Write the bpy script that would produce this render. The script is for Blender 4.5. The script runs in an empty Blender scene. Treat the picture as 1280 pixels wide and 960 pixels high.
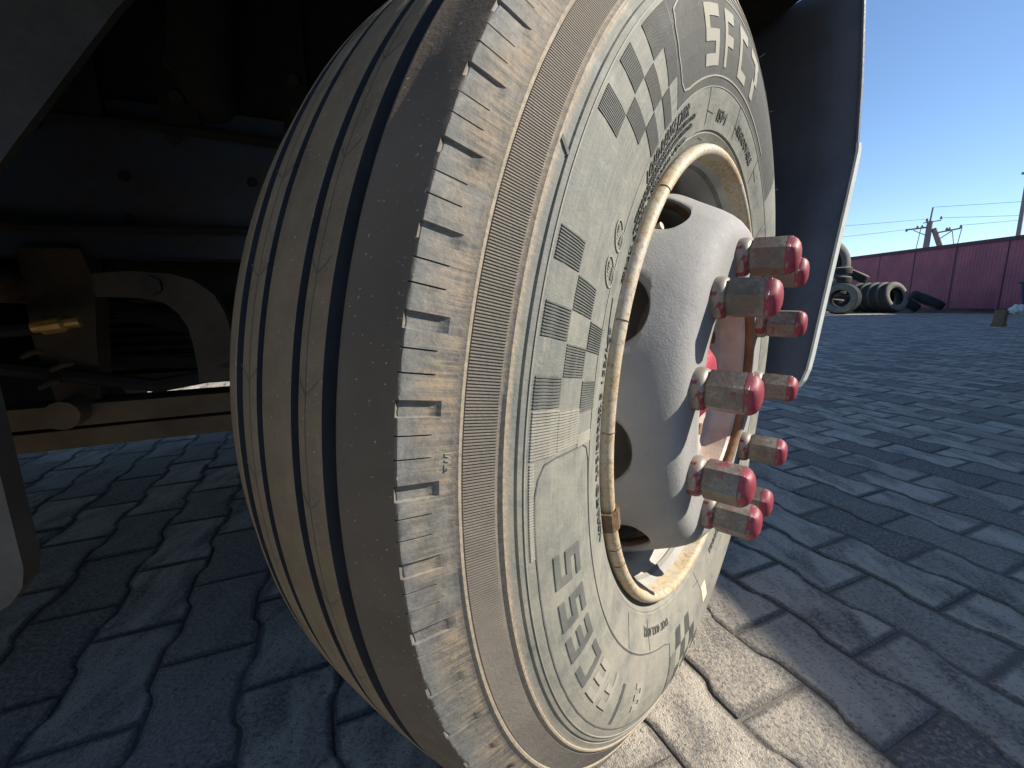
import bpy, bmesh, math, random
from math import sin, cos, pi, radians as R, sqrt, atan2, hypot
from mathutils import Vector, Matrix
random.seed(7)
sc = bpy.context.scene
COL = sc.collection

# ------------------------------------------------------------------ camera
PITCH, ROLL, FPX, CAMZ = R(10.69), R(-0.915), 551.0, 0.614
fw = Vector((0, cos(PITCH), -sin(PITCH))); up0 = Vector((0, sin(PITCH), cos(PITCH))); rt0 = Vector((1, 0, 0))
rt = rt0*cos(ROLL) + up0*sin(ROLL); up = up0*cos(ROLL) - rt0*sin(ROLL)
cd = bpy.data.cameras.new('camera'); cam = bpy.data.objects.new('camera', cd); COL.objects.link(cam)
cam.matrix_world = Matrix(((rt.x, up.x, -fw.x, 0), (rt.y, up.y, -fw.y, 0), (rt.z, up.z, -fw.z, CAMZ), (0, 0, 0, 1)))
cd.sensor_fit = 'HORIZONTAL'; cd.sensor_width = 36; cd.lens = FPX/1280*36
cd.clip_start = 0.01; cd.clip_end = 2000
sc.camera = cam
# ------------------------------------------------------------------ sky, sun, exposure
SUN_AZ, SUN_EL = 93.0, 34.0
world = bpy.data.worlds.new('World'); sc.world = world; world.use_nodes = True
wn = world.node_tree.nodes; wl = world.node_tree.links
bg = wn['Background']; sky = wn.new('ShaderNodeTexSky'); sky.sky_type = 'NISHITA'; sky.sun_disc = False
sky.sun_elevation = R(SUN_EL); sky.sun_rotation = R(SUN_AZ); sky.altitude = 1000; sky.air_density = 1.0; sky.dust_density = 0.1; sky.ozone_density = 4.0
wl.new(sky.outputs[0], bg.inputs[0]); bg.inputs[1].default_value = 0.084
sd = bpy.data.lights.new('sun', 'SUN'); sd.energy = 4.6; sd.angle = R(0.5); sd.color = (1, .92, .80)
so = bpy.data.objects.new('sun', sd); COL.objects.link(so)
SUN = Vector((sin(R(SUN_AZ))*cos(R(SUN_EL)), cos(R(SUN_AZ))*cos(R(SUN_EL)), sin(R(SUN_EL))))
so.rotation_euler = SUN.to_track_quat('Z', 'Y').to_euler(); so.location = (8, 0, 8)
sc.view_settings.view_transform = 'Standard'; sc.view_settings.look = 'None'
sc.view_settings.gamma = 1; sc.view_settings.exposure = 1.0
sc.render.engine = 'CYCLES'

# ------------------------------------------------------------------ node helpers
def mat(name, rough=.7, metal=0.0, spec=.4):
    m = bpy.data.materials.new(name); m.use_nodes = True
    b = m.node_tree.nodes['Principled BSDF']
    b.inputs['Roughness'].default_value = rough; b.inputs['Metallic'].default_value = metal
    b.inputs['Specular IOR Level'].default_value = spec
    return m, m.node_tree.nodes, m.node_tree.links, b
def c4(c): return (c[0], c[1], c[2], 1)
def noise(N, L, vec, scale, detail=5, rough=.6, dist=0):
    t = N.new('ShaderNodeTexNoise'); t.inputs['Scale'].default_value = scale; t.inputs['Detail'].default_value = detail
    t.inputs['Roughness'].default_value = rough; t.inputs['Distortion'].default_value = dist
    if vec is not None: L.new(vec, t.inputs['Vector'])
    return t.outputs['Fac']
def ramp(N, L, fac, stops):
    r = N.new('ShaderNodeValToRGB'); e = r.color_ramp.elements
    while len(e) < len(stops): e.new(.5)
    for q, (p, c) in zip(e, stops): q.position = p; q.color = c4(c) if len(c) == 3 else c
    L.new(fac, r.inputs[0]); return r.outputs[0]
def maprange(N, L, v, a, b, c=0., d=1.):
    m = N.new('ShaderNodeMapRange'); m.inputs[1].default_value = a; m.inputs[2].default_value = b
    m.inputs[3].default_value = c; m.inputs[4].default_value = d; L.new(v, m.inputs[0]); return m.outputs[0]
def mix(N, L, f, a, b, mode='MIX'):
    m = N.new('ShaderNodeMix'); m.data_type = 'RGBA'; m.blend_type = mode
    for s, v in ((0, f), (6, a), (7, b)):
        if isinstance(v, (int, float)): m.inputs[s].default_value = v
        elif isinstance(v, tuple): m.inputs[s].default_value = c4(v)
        else: L.new(v, m.inputs[s])
    return m.outputs[2]
def math_(N, L, op, a, b=None):
    m = N.new('ShaderNodeMath'); m.operation = op
    for s, v in ((0, a), (1, b)):
        if v is None: continue
        if isinstance(v, (int, float)): m.inputs[s].default_value = v
        else: L.new(v, m.inputs[s])
    return m.outputs[0]
def bump(N, L, b, h, strength=.3, dist=.002):
    n = N.new('ShaderNodeBump'); n.inputs['Strength'].default_value = strength; n.inputs['Distance'].default_value = dist
    L.new(h, n.inputs['Height']); L.new(n.outputs[0], b.inputs['Normal'])
def objco(N, which='Object'):
    return N.new('ShaderNodeTexCoord').outputs[which]
def scaled(N, L, vec, s, rot=(0, 0, 0)):
    m = N.new('ShaderNodeMapping'); m.inputs['Scale'].default_value = s; m.inputs['Rotation'].default_value = rot
    L.new(vec, m.inputs[0]); return m.outputs[0]
def simple(name, col, rough=.7, metal=0, var=.25, scale=8, bumps=.15, bscale=60, world=False, col2=None, spec=.4):
    m, N, L, b = mat(name, rough, metal, spec)
    co = N.new('ShaderNodeNewGeometry').outputs['Position'] if world else objco(N)
    f = noise(N, L, co, scale, 6, .65)
    d = col2 or tuple(x*(1-var) for x in col); e = tuple(min(1, x*(1+var*.6)) for x in col)
    L.new(ramp(N, L, f, [(.3, d), (.7, e)]), b.inputs['Base Color'])
    f2 = noise(N, L, co, bscale, 4, .7)
    bump(N, L, b, f2, bumps, .003)
    L.new(maprange(N, L, f2, .3, .7, max(.05, rough-.12), min(1, rough+.12)), b.inputs['Roughness'])
    return m

# ------------------------------------------------------------------ materials
M = {}
def m_tyre(name, kind):
    m, N, L, b = mat(name, .75, 0, .35)
    co = objco(N); sep = N.new('ShaderNodeSeparateXYZ'); L.new(co, sep.inputs[0])
    rr = math_(N, L, 'SQRT', math_(N, L, 'ADD', math_(N, L, 'MULTIPLY', sep.outputs[0], sep.outputs[0]), math_(N, L, 'MULTIPLY', sep.outputs[1], sep.outputs[1])))
    th = math_(N, L, 'ARCTAN2', sep.outputs[0], sep.outputs[1])
    pol = N.new('ShaderNodeCombineXYZ'); L.new(th, pol.inputs[0]); L.new(rr, pol.inputs[1]); L.new(sep.outputs[2], pol.inputs[2])
    big = noise(N, L, co, 7, 6, .6, .4); mid = noise(N, L, co, 28, 6, .65, .3); fine = noise(N, L, co, 330, 3, .6)
    streak = noise(N, L, scaled(N, L, pol.outputs[0], (2.2, 60, 1)), 5, 6, .7, .5)      # runs round the tyre
    radial = noise(N, L, scaled(N, L, pol.outputs[0], (110, 6, 6)), 1.6, 5, .65, .6)    # runs across the shoulder
    if kind == 'body':
        blot = noise(N, L, co, 75, 7, .72, .5)
        side = ramp(N, L, mid, [(.30, (.108, .119, .113)), (.48, (.158, .166, .151)), (.66, (.212, .212, .184))])
        side = mix(N, L, maprange(N, L, blot, .52, .68, 0, .55), side, (.27, .262, .222))
        side = mix(N, L, maprange(N, L, blot, .44, .32, 0, .5), side, (.105, .112, .108))
        side = mix(N, L, maprange(N, L, streak, .45, .75, 0, .75), side, (.25, .242, .208))
        side = mix(N, L, maprange(N, L, big, .5, .72, 0, .55), side, (.125, .134, .13))
        # paler and warmer towards the lower panel
        lowp = maprange(N, L, sep.outputs[1], .10, -.25, 0, .45)
        side = mix(N, L, math_(N, L, 'MULTIPLY', lowp, maprange(N, L, mid, .3, .6, .35, 1)), side, (.29, .262, .205))
        grain = math_(N, L, 'ADD', math_(N, L, 'MULTIPLY', radial, .55), math_(N, L, 'ADD', math_(N, L, 'MULTIPLY', blot, .3), math_(N, L, 'MULTIPLY', fine, .15)))
        dust = ramp(N, L, grain, [(.38, (.085, .085, .083)), (.46, (.15, .138, .115)), (.53, (.255, .205, .148)), (.64, (.345, .272, .192))])
        worn = ramp(N, L, blot, [(.32, (.10, .103, .10)), (.52, (.17, .17, .16)), (.7, (.24, .232, .205))])
        patch = math_(N, L, 'MULTIPLY', maprange(N, L, rr, .502, .488, 0, 1), maprange(N, L, mid, .36, .58, .15, 1))
        sh = mix(N, L, patch, worn, dust)
        ridge = mix(N, L, maprange(N, L, fine, .35, .6, 0, 1), (.33, .275, .20), (.225, .20, .162))
        c = mix(N, L, maprange(N, L, rr, .4435, .446, 0, 1), side, ridge)
        c = mix(N, L, maprange(N, L, rr, .4745, .4775, 0, 1), c, sh)
        tread = ramp(N, L, mid, [(.3, (.150, .108, .064)), (.55, (.195, .141, .083)), (.8, (.235, .17, .10))])
        tread = mix(N, L, maprange(N, L, blot, .5, .7, 0, .35), tread, (.26, .19, .115))
        tread = mix(N, L, maprange(N, L, streak, .4, .75, 0, .5), tread, (.12, .088, .057))
        shoulder_rib = ramp(N, L, big, [(.3, (.080, .062, .044)), (.7, (.130, .10, .07))])
        isrib = math_(N, L, 'MULTIPLY', maprange(N, L, sep.outputs[2], .046, .05, 0, 1), 1.0)
        tread = mix(N, L, isrib, tread, shoulder_rib)
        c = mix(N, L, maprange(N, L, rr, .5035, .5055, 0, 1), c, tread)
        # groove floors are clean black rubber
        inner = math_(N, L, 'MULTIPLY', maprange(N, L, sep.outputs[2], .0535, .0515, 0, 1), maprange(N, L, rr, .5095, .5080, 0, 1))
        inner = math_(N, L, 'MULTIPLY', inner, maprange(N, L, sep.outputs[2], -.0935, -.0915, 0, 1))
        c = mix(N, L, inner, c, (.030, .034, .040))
        speck = math_(N, L, 'MULTIPLY', maprange(N, L, noise(N, L, co, 420, 2, .5), .70, .74, 0, 1), maprange(N, L, rr, .500, .505, 0, .8))
        c = mix(N, L, speck, c, (.42, .38, .31))
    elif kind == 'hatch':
        c = ramp(N, L, mid, [(.3, (.092, .097, .093)), (.6, (.128, .132, .122)), (.8, (.175, .172, .150))])  # less dust in the hatch, with the ridges' self-shadow painted into the tone
    elif kind == 'band':
        c = ramp(N, L, mid, [(.3, (.165, .152, .132)), (.6, (.215, .192, .16)), (.8, (.27, .236, .19))])
    elif kind == 'plain':
        c = ramp(N, L, mid, [(.3, (.225, .22, .192)), (.7, (.30, .287, .24))])
    elif kind == 'groove':
        c = ramp(N, L, mid, [(.3, (.016, .019, .024)), (.7, (.030, .033, .038))])
    elif kind == 'print':
        c = ramp(N, L, mid, [(.3, (.070, .072, .070)), (.7, (.115, .114, .106))])
    L.new(c, b.inputs['Base Color'])
    L.new(maprange(N, L, mid, .3, .7, .62, .9), b.inputs['Roughness'])
    h = math_(N, L, 'ADD', math_(N, L, 'MULTIPLY', fine, .7), math_(N, L, 'ADD', math_(N, L, 'MULTIPLY', noise(N, L, co, 75, 7, .72, .5), .9), math_(N, L, 'MULTIPLY', radial, .45)))
    bump(N, L, b, h, .30, .0016)
    return m
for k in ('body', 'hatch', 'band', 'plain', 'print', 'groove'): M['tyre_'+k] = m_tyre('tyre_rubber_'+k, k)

def m_disc():
    m, N, L, b = mat('disc_paint', .65, 0, .2)
    co = objco(N); f = noise(N, L, co, 12, 6, .6); g = noise(N, L, co, 130, 5, .7)
    c = ramp(N, L, f, [(.3, (.225, .225, .222)), (.6, (.275, .273, .266)), (.8, (.32, .31, .29))])
    c = mix(N, L, maprange(N, L, noise(N, L, co, 55, 6, .75, .6), .60, .70, 0, .7), c, (.22, .185, .145))
    L.new(c, b.inputs['Base Color']); L.new(maprange(N, L, g, .3, .7, .6, .8), b.inputs['Roughness'])
    bump(N, L, b, math_(N, L, 'ADD', g, noise(N, L, co, 420, 4, .7)), .42, .0013); return m
M['disc'] = m_disc()
def m_lip():
    m, N, L, b = mat('rim_lip_rusty_paint', .55, 0, .4)
    co = objco(N); f = noise(N, L, co, 16, 6, .7); g = noise(N, L, co, 170, 6, .75, .3)
    c = ramp(N, L, f, [(.36, (.40, .385, .34)), (.50, (.42, .36, .26)), (.68, (.42, .28, .13))])
    c = mix(N, L, maprange(N, L, g, .52, .64, 0, .9), c, (.26, .15, .065))
    c = mix(N, L, maprange(N, L, g, .43, .36, 0, .7), c, (.53, .50, .43))
    L.new(c, b.inputs['Base Color']); bump(N, L, b, g, .35, .002); return m
M['lip'] = m_lip()
def m_nut():
    m, N, L, b = mat('nut_worn_steel', .5, .25, .5)
    co = objco(N); inf = N.new('ShaderNodeObjectInfo')
    add = N.new('ShaderNodeVectorMath'); add.operation = 'ADD'; L.new(co, add.inputs[0])
    cmb = N.new('ShaderNodeCombineXYZ'); mm = math_(N, L, 'MULTIPLY', inf.outputs['Random'], 9.0)
    for i in range(3): L.new(mm, cmb.inputs[i])
    L.new(cmb.outputs[0], add.inputs[1]); v = add.outputs[0]
    f = noise(N, L, v, 42, 6, .6, .8); g = noise(N, L, v, 210, 5, .7)
    steel = mix(N, L, maprange(N, L, noise(N, L, v, 30, 4, .5), .42, .6, 0, .7), ramp(N, L, g, [(.3, (.11, .10, .09)), (.55, (.20, .185, .16)), (.75, (.31, .285, .25))]), (.105, .082, .072))
    c = mix(N, L, maprange(N, L, f, .60, .63, 0, 1), steel, (.165, .032, .045))
    L.new(c, b.inputs['Base Color']); L.new(maprange(N, L, g, .3, .7, .36, .68), b.inputs['Roughness'])
    L.new(maprange(N, L, f, .61, .575, 0, .35), b.inputs['Metallic'])
    bump(N, L, b, math_(N, L, 'ADD', g, f), .4, .0012); return m
M['nut'] = m_nut()
def m_cap():
    m, N, L, b = mat('nut_red_paint', .52, 0, .35)
    co = objco(N); g = noise(N, L, co, 120, 5, .7, .4); f = noise(N, L, co, 60, 5, .6)
    c = ramp(N, L, f, [(.3, (.175, .026, .040)), (.7, (.255, .042, .062))])
    c = mix(N, L, maprange(N, L, g, .63, .69, 0, .7), c, (.26, .20, .175))
    L.new(c, b.inputs['Base Color']); bump(N, L, b, g, .3, .001); return m
M['cap'] = m_cap()
def m_collar():
    m, N, L, b = mat('nut_collar_flaking_paint', .5, .1, .5)
    co = objco(N); f = noise(N, L, co, 50, 6, .65, .5)
    c = ramp(N, L, f, [(.36, (.165, .028, .042)), (.44, (.20, .033, .05)), (.49, (.25, .215, .18)), (.7, (.19, .165, .138))])
    L.new(c, b.inputs['Base Color']); bump(N, L, b, f, .4, .001); return m
M['collar'] = m_collar()
M['hubface'] = simple('hub_cream_paint', (.46, .42, .38), .55, 0, .3, 14, .3, 90, col2=(.36, .27, .21))
M['rimwell'] = simple('rim_well_paint', (.40, .39, .37), .55, 0, .25, 10, .3, 90)
M['red'] = simple('hub_red_paint', (.36, .045, .075), .4, 0, .3, 20, .2, 90)
M['rust'] = simple('rusty_brown_steel', (.20, .115, .06), .85, 0, .5, 30, .5, 120)
M['dark_steel'] = simple('dirty_dark_steel', (.050, .042, .033), .8, 0, .4, 9, .4, 80)
M['mud_steel'] = simple('muddy_brown_steel', (.17, .128, .082), .9, 0, .4, 8, .5, 90)
M['rail'] = simple('blue_chassis_paint', (.030, .060, .105), .75, 0, .5, 5, .35, 60, col2=(.055, .038, .023))
M['cast'] = simple('cast_iron_arm', (.078, .060, .042), .8, 0, .35, 12, .5, 120)
M['brass'] = simple('yellow_brass', (.62, .40, .14), .4, .5, .3, 30, .2, 120)
M['fender'] = simple('dark_fender_plastic', (.085, .108, .15), .62, 0, .3, 4, .2, 200)
M['fender_edge'] = simple('pale_fender_paint', (.60, .63, .60), .45, 0, .15, 20, .1, 200)
M['cabblue'] = simple('cab_paint', (.06, .10, .18), .4, 0, .1, 4, .05, 50)
M['guard'] = simple('mudguard_plastic', (.040, .038, .034), .9, 0, .3, 12, .3, 120)
M['flap'] = simple('dusty_black_plastic', (.105, .093, .076), .85, 0, .3, 12, .3, 120)
M['underseal'] = simple('black_underseal', (.022, .021, .020), .9, 0, .4, 8, .5, 60)
M['tar'] = simple('rubber_pile', (.034, .036, .040), .8, 0, .35, 6, .3, 90)
M['lead'] = simple('clip_weight_rusty', (.17, .105, .06), .7, .2, .4, 90, .5, 300)

def m_pave():
    m, N, L, b = mat('paver_concrete', .88, 0, .25)
    g = N.new('ShaderNodeNewGeometry'); inf = N.new('ShaderNodeObjectInfo'); co = g.outputs['Position']
    rnd = math_(N, L, 'FRACT', math_(N, L, 'ADD', g.outputs['Random Per Island'], inf.outputs['Random']))
    big = noise(N, L, co, 2.2, 5, .6); mid = noise(N, L, scaled(N, L, co, (1, 1.0, 1)), 11, 6, .65, .5)
    streak = noise(N, L, scaled(N, L, co, (15, 6.0, 6), (0, 0, R(-24))), 1.0, 6, .62, .3)
    fine = noise(N, L, co, 420, 3, .75); grit = noise(N, L, co, 150, 4, .75)
    base = ramp(N, L, rnd, [(0, (.165, .160, .152)), (.45, (.185, .177, .165)), (.75, (.21, .20, .183)), (1, (.245, .232, .21))])
    edge = N.new('ShaderNodeAttribute'); edge.attribute_name = 'edge'
    core = math_(N, L, 'SUBTRACT', 1.0, edge.outputs['Fac'])
    worn = math_(N, L, 'MULTIPLY', maprange(N, L, streak, .36, .58, 0, 1), maprange(N, L, math_(N, L, 'FRACT', math_(N, L, 'MULTIPLY', rnd, 7.31)), .10, .5, 0, 1))
    worn = math_(N, L, 'MULTIPLY', worn, maprange(N, L, math_(N, L, 'ADD', core, math_(N, L, 'MULTIPLY', mid, .8)), .45, 1.0, 0, 1))
    base = mix(N, L, worn, base, (.54, .49, .415))
    base = mix(N, L, maprange(N, L, grit, .50, .62, 0, .65), base, (.50, .425, .315))
    base = mix(N, L, maprange(N, L, grit, .46, .36, 0, .7), base, (.10, .092, .082))
    base = mix(N, L, maprange(N, L, fine, .36, .26, 0, .7), base, (.085, .08, .075))
    dirt = math_(N, L, 'MULTIPLY', maprange(N, L, math_(N, L, 'ADD', edge.outputs['Fac'], math_(N, L, 'MULTIPLY', mid, .9)), .95, 1.6, 0, .5), 1.0)
    base = mix(N, L, dirt, base, (.115, .108, .102))
    L.new(base, b.inputs['Base Color'])
    bump(N, L, b, math_(N, L, 'ADD', fine, math_(N, L, 'MULTIPLY', grit, 2.4)), .85, .0032); return m
M['pave'] = m_pave()
M['bed'] = simple('joint_dirt', (.15, .138, .122), .95, 0, .4, 14, .7, 160, True)
M['ground'] = simple('yard_ground', (.22, .21, .195), .95, 0, .3, 1.5, .5, 40, True)
M['fence'] = simple('red_fence_sheet', (.36, .115, .145), .7, 0, .3, 1.6, .12, 30, True, col2=(.27, .095, .125))
M['fencedark'] = simple('fence_cap_steel', (.085, .030, .045), .6, 0, .3, 3, .1, 30, True)
M['pole'] = simple('grey_pole_concrete', (.20, .19, .20), .85, 0, .2, 3, .2, 30, True)
M['wire'] = simple('wire_dark', (.05, .05, .06), .6, 0, .1, 3, .0, 30, True)
M['insul'] = simple('porcelain_insulator', (.25, .20, .18), .4, 0, .2, 9, .0, 30, True)
M['wood'] = simple('weathered_wood', (.20, .13, .08), .9, 0, .4, 12, .5, 70, True)
M['bin'] = simple('blue_bin_paint', (.012, .035, .075), .5, 0, .3, 3, .1, 30, True)
M['bag'] = simple('white_plastic_bag', (.62, .62, .60), .5, 0, .2, 9, .5, 20, True)
M['contain'] = simple('grey_container_paint', (.22, .24, .25), .6, 0, .3, 2, .1, 30, True)
M['wall'] = simple('warehouse_render', (.42, .40, .36), .9, 0, .2, 1, .3, 20, True)
M['roof'] = simple('warehouse_roof_felt', (.10, .10, .10), .9, 0, .2, 1, .3, 20, True)
M['glass'] = simple('window_glass', (.04, .05, .06), .12, 0, .2, 1, .0, 20, True)

# ------------------------------------------------------------------ mesh helper
class MB:
    def __init__(s): s.v = []; s.f = []
    def add(s, vs, fs):
        o = len(s.v); s.v += [tuple(x) for x in vs]; s.f += [tuple(i+o for i in q) for q in fs]; return s
    def box(s, a, b, m=None):
        (x0, y0, z0), (x1, y1, z1) = a, b
        vs = [(x0,y0,z0),(x1,y0,z0),(x1,y1,z0),(x0,y1,z0),(x0,y0,z1),(x1,y0,z1),(x1,y1,z1),(x0,y1,z1)]
        if m: vs = [tuple(m @ Vector(p)) for p in vs]
        return s.add(vs, [(0,3,2,1),(4,5,6,7),(0,1,5,4),(1,2,6,5),(2,3,7,6),(3,0,4,7)])
    def tube(s, pts, rad, n=10, caps=True):
        pts = [Vector(p) for p in pts]; rads = rad if isinstance(rad, (list, tuple)) else [rad]*len(pts)
        rings = []; prev = None
        for i, p in enumerate(pts):
            d = (pts[min(i+1, len(pts)-1)] - pts[max(i-1, 0)]).normalized()
            a = prev if prev else (Vector((0, 0, 1)) if abs(d.z) < .9 else Vector((1, 0, 0)))
            e1 = (a - d*a.dot(d)).normalized(); prev = e1; e2 = d.cross(e1)
            rings.append([p + (e1*cos(2*pi*k/n) + e2*sin(2*pi*k/n))*rads[i] for k in range(n)])
        vs = [q for r_ in rings for q in r_]; fs = []
        for i in range(len(pts)-1):
            for k in range(n):
                fs.append((i*n+k, i*n+(k+1) % n, (i+1)*n+(k+1) % n, (i+1)*n+k))
        if caps: fs.append(tuple(reversed(range(n)))); fs.append(tuple(range((len(pts)-1)*n, len(pts)*n)))
        return s.add(vs, fs)
    def lathe(s, prof, n=64, closed=False, a0=0):       # prof (r, z); axis local z; angle from +y toward +x
        m = len(prof); vs = [(r*sin(a0+2*pi*k/n), r*cos(a0+2*pi*k/n), z) for k in range(n) for r, z in prof]
        fs = []
        for k in range(n):
            k2 = (k+1) % n
            for j in range(m if closed else m-1):
                j2 = (j+1) % m; fs.append((k*m+j, k*m+j2, k2*m+j2, k2*m+j))
        return s.add(vs, fs)
    def prism(s, poly, z0, z1, tr=None):                # poly in xy, extruded in z, tr maps point
        n = len(poly); vs = [(x, y, z0) for x, y in poly] + [(x, y, z1) for x, y in poly]
        if tr: vs = [tr(p) for p in vs]
        return s.add(vs, [tuple(reversed(range(n))), tuple(range(n, 2*n))] + [(i, (i+1) % n, n+(i+1) % n, n+i) for i in range(n)])
    def mesh(s, name, m, smooth=False, sharp=None):
        me = bpy.data.meshes.new(name); me.from_pydata(s.v, [], s.f)
        bm = bmesh.new(); bm.from_mesh(me); bmesh.ops.recalc_face_normals(bm, faces=bm.faces); bm.to_mesh(me); bm.free()
        if m: me.materials.append(m)
        if smooth:
            me.polygons.foreach_set('use_smooth', [True]*len(me.polygons))
            if sharp: me.set_sharp_from_angle(angle=R(sharp))
        me.update(); return me
WORLDM = {}
def obj(name, me, parent=None, mw=None):
    o = bpy.data.objects.new(name, me); COL.objects.link(o)
    mw = mw if mw is not None else Matrix.Identity(4); WORLDM[o] = mw
    if parent: o.parent = parent; o.matrix_basis = WORLDM[parent].inverted() @ mw
    else: o.matrix_basis = mw
    return o
def tag(o, label, cat, group=None, kind=None):
    if label: o['label'] = label
    if cat: o['category'] = cat
    if group: o['group'] = group
    if kind: o['kind'] = kind
    return o
def empty(name, loc):
    return obj(name, None, None, Matrix.Translation(loc))
def T(x, y, z): return Matrix.Translation((x, y, z))

# ------------------------------------------------------------------ frames
Wc = Vector((0.1789, 0.6744, CAMZ-0.1140)); 
n_ = Vector((0.78328669, -0.62122941, -0.0231515)); u_ = Vector((0.62139596, 0.78349669, 0)); v_ = n_.cross(u_)
WM = Matrix(((u_.x, v_.x, n_.x, Wc.x), (u_.y, v_.y, n_.y, Wc.y), (u_.z, v_.z, n_.z, Wc.z), (0, 0, 0, 1)))
TA = R(66.4); fh = Vector((sin(TA), cos(TA), 0)); oh = Vector((cos(TA), -sin(TA), 0))
# truck frame: x = forward, y = inboard (left), z = up
TM = Matrix(((fh.x, -oh.x, 0, 0), (fh.y, -oh.y, 0, 0), (0, 0, 1, 0), (0, 0, 0, 1)))
def tk(s, o, z): return Vector((s, -o, z))      # truck-local point from (s, outboard, z)

# ================================================================== GROUND
g = MB(); g.add([(-400, -300, -.016), (500, -300, -.016), (500, 700, -.016), (-400, 700, -.016)], [(0, 1, 2, 3)])
tag(obj('ground', g.mesh('ground', M['ground'])), None, None, None, 'structure')
bed = MB(); bed.add([(-9, -4, -.0042), (19, -4, -.0042), (19, 24, -.0042), (-9, 24, -.0042)], [(0, 1, 2, 3)])
paving = tag(obj('paving', bed.mesh('paving', M['bed'])), None, None, None, 'structure')
PC, PT, AMP, GAP = .1375, .2415, .0068, .0022
PAVM = Matrix(((fh.x, oh.x, 0, 0), (fh.y, oh.y, 0, 0), (0, 0, 1, 0), (0, 0, 0, 1)))    # x = across rows (c), y = along rows (t) ; left-handed safe via recalc
def paver_mesh(inst):
    h2 = PT/2-GAP; pts = []
    def side(y):       # half width at y: wide ends, narrow waist
        q = abs(y)/(PT/2); k = min(1, max(0, (q-.36)/.24)); k = k*k*(3-2*k)
        return PC/2 + AMP*(2*k-1) - GAP
    ys = [-h2, -h2*.75, -h2*.62, -h2*.54, -h2*.45, -h2*.34, h2*.34, h2*.45, h2*.54, h2*.62, h2*.75, h2]
    out = [(side(y), y) for y in ys] + [(-side(y), y) for y in reversed(ys)]
    n = len(out)
    def inset(d): return [(x - math.copysign(min(d, abs(x)*.5), x), y*(h2-d)/h2) for x, y in out]
    vs = [(x, y, -.02) for x, y in out] + [(x, y, -.0026) for x, y in out] + [(x, y, -.0004) for x, y in inset(.0035)] + [(x, y, 0) for x, y in inset(.012)] + [(x, y, .0003) for x, y in inset(.034)]
    fs = []
    for r_ in range(4):
        for i in range(n):
            j = (i+1) % n; fs.append((r_*n+i, r_*n+j, (r_+1)*n+j, (r_+1)*n+i))
    m = 12
    for i in range(m-1): fs.append((4*n+i, 4*n+i+1, 4*n+n-2-i, 4*n+n-1-i))
    edge = [1.0]*(3*n) + [.3]*n + [0.0]*n
    return vs, fs, edge
pv, pf, pe = paver_mesh(0)
def add_edge(me, vals):
    a = me.attributes.new('edge', 'FLOAT', 'POINT'); a.data.foreach_set('value', vals)
pb = MB(); pb.add(pv, pf); pme = pb.mesh('paver', M['pave'], True, 50); add_edge(pme, pe)
cells = []
for k in range(-75, 130):
    off = -.855 if k % 2 else -.738
    for j in range(-110, 40):
        c = .664 + PC*(k+.5); t = off + PT*(j+.5)
        p = fh*c + oh*t
        if not(-8.5 < p.x < 18.5 and -3.2 < p.y < 23): continue
        rel = Vector((p.x, p.y, -CAMZ)); zc = rel.dot(fw)
        d = rel.length
        if d > 1.1:
            if zc < .15:
                if d < 3.2 and p.x < 2: cells.append((d+90, c, t, p))
                continue
            px = 640 + FPX*rel.dot(rt)/zc; py = 480 - FPX*rel.dot(up)/zc
            if not(-140 < px < 1420 and py < 1150): continue
            if px < 500 and d > 7.5: continue
            if 500 <= px < 930 and d > 3.5: continue
        else: px = py = 0
        if px > 0 and -10 < px < 1290 and py < 980 and not (470 < px < 830): score = d
        else: score = d + (1.0 if d < 1.1 and (p.x > .3 or p.x < -.25) and p.y > .3 else 50)
        cells.append((score, c, t, p))
cells.sort(key=lambda q: q[0])
field = MB(); fe = []
for i, (s_, c, t, p) in enumerate(cells):
    dz = random.uniform(-.0018, .0012); tx, ty = random.gauss(0, .006), random.gauss(0, .006); rz = random.gauss(0, .006)
    mw = Matrix.Translation((p.x, p.y, dz)) @ TM.to_3x3().to_4x4() @ Matrix.Rotation(rz, 4, 'Z') @ Matrix.Rotation(tx, 4, 'X') @ Matrix.Rotation(ty, 4, 'Y')
    if i < 300: obj('paver', pme, paving, mw)
    else: field.add([mw @ Vector(q) for q in pv], pf); fe += pe
fm = field.mesh('paver_field', M['pave'], True, 50); add_edge(fm, fe)
tag(obj('paver_field', fm, paving), None, None, None, 'stuff')

# ================================================================== TRUCK
truck = empty('truck', (Wc.x, Wc.y, 0)); tag(truck, 'blue truck on paved yard with dusty front wheel turned outwards and red-tipped wheel nuts', 'truck')
# ---------------- tyre body
AC = -.0195
PITCHES = 67; DP = 360/PITCHES; TH0 = -55.6
side = [(.278, .080), (.286, .094), (.2945, .1010), (.3005, .1050), (.3060, .1090), (.3090, .1112), (.3105, .1110), (.3120, .1135), (.318, .1148), (.326, .1172), (.334, .1197), (.342, .1220),
        (.350, .1240), (.358, .1254), (.366, .1266), (.374, .1276), (.382, .1284), (.390, .1289), (.398, .1290), (.406, .1287), (.414, .1279), (.422, .1266), (.430, .1247), (.4345, .1232),
        (.4383, .1218), (.4388, .1200), (.4402, .1195), (.4408, .1211), (.444, .1196), (.4465, .1187), (.4475, .1196), (.4490, .1192), (.4503, .1170), (.452, .1158), (.460, .1118), (.470, .1066), (.4716, .1064),
        (.4726, .1078), (.4745, .1073), (.4760, .1054), (.480, .1034), (.4838, .1016), (.4850, .1010), (.4880, .0996), (.4890, .0991), (.494, .0966), (.499, .0941), (.5030, .0921), (.5046, .0913)]
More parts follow.
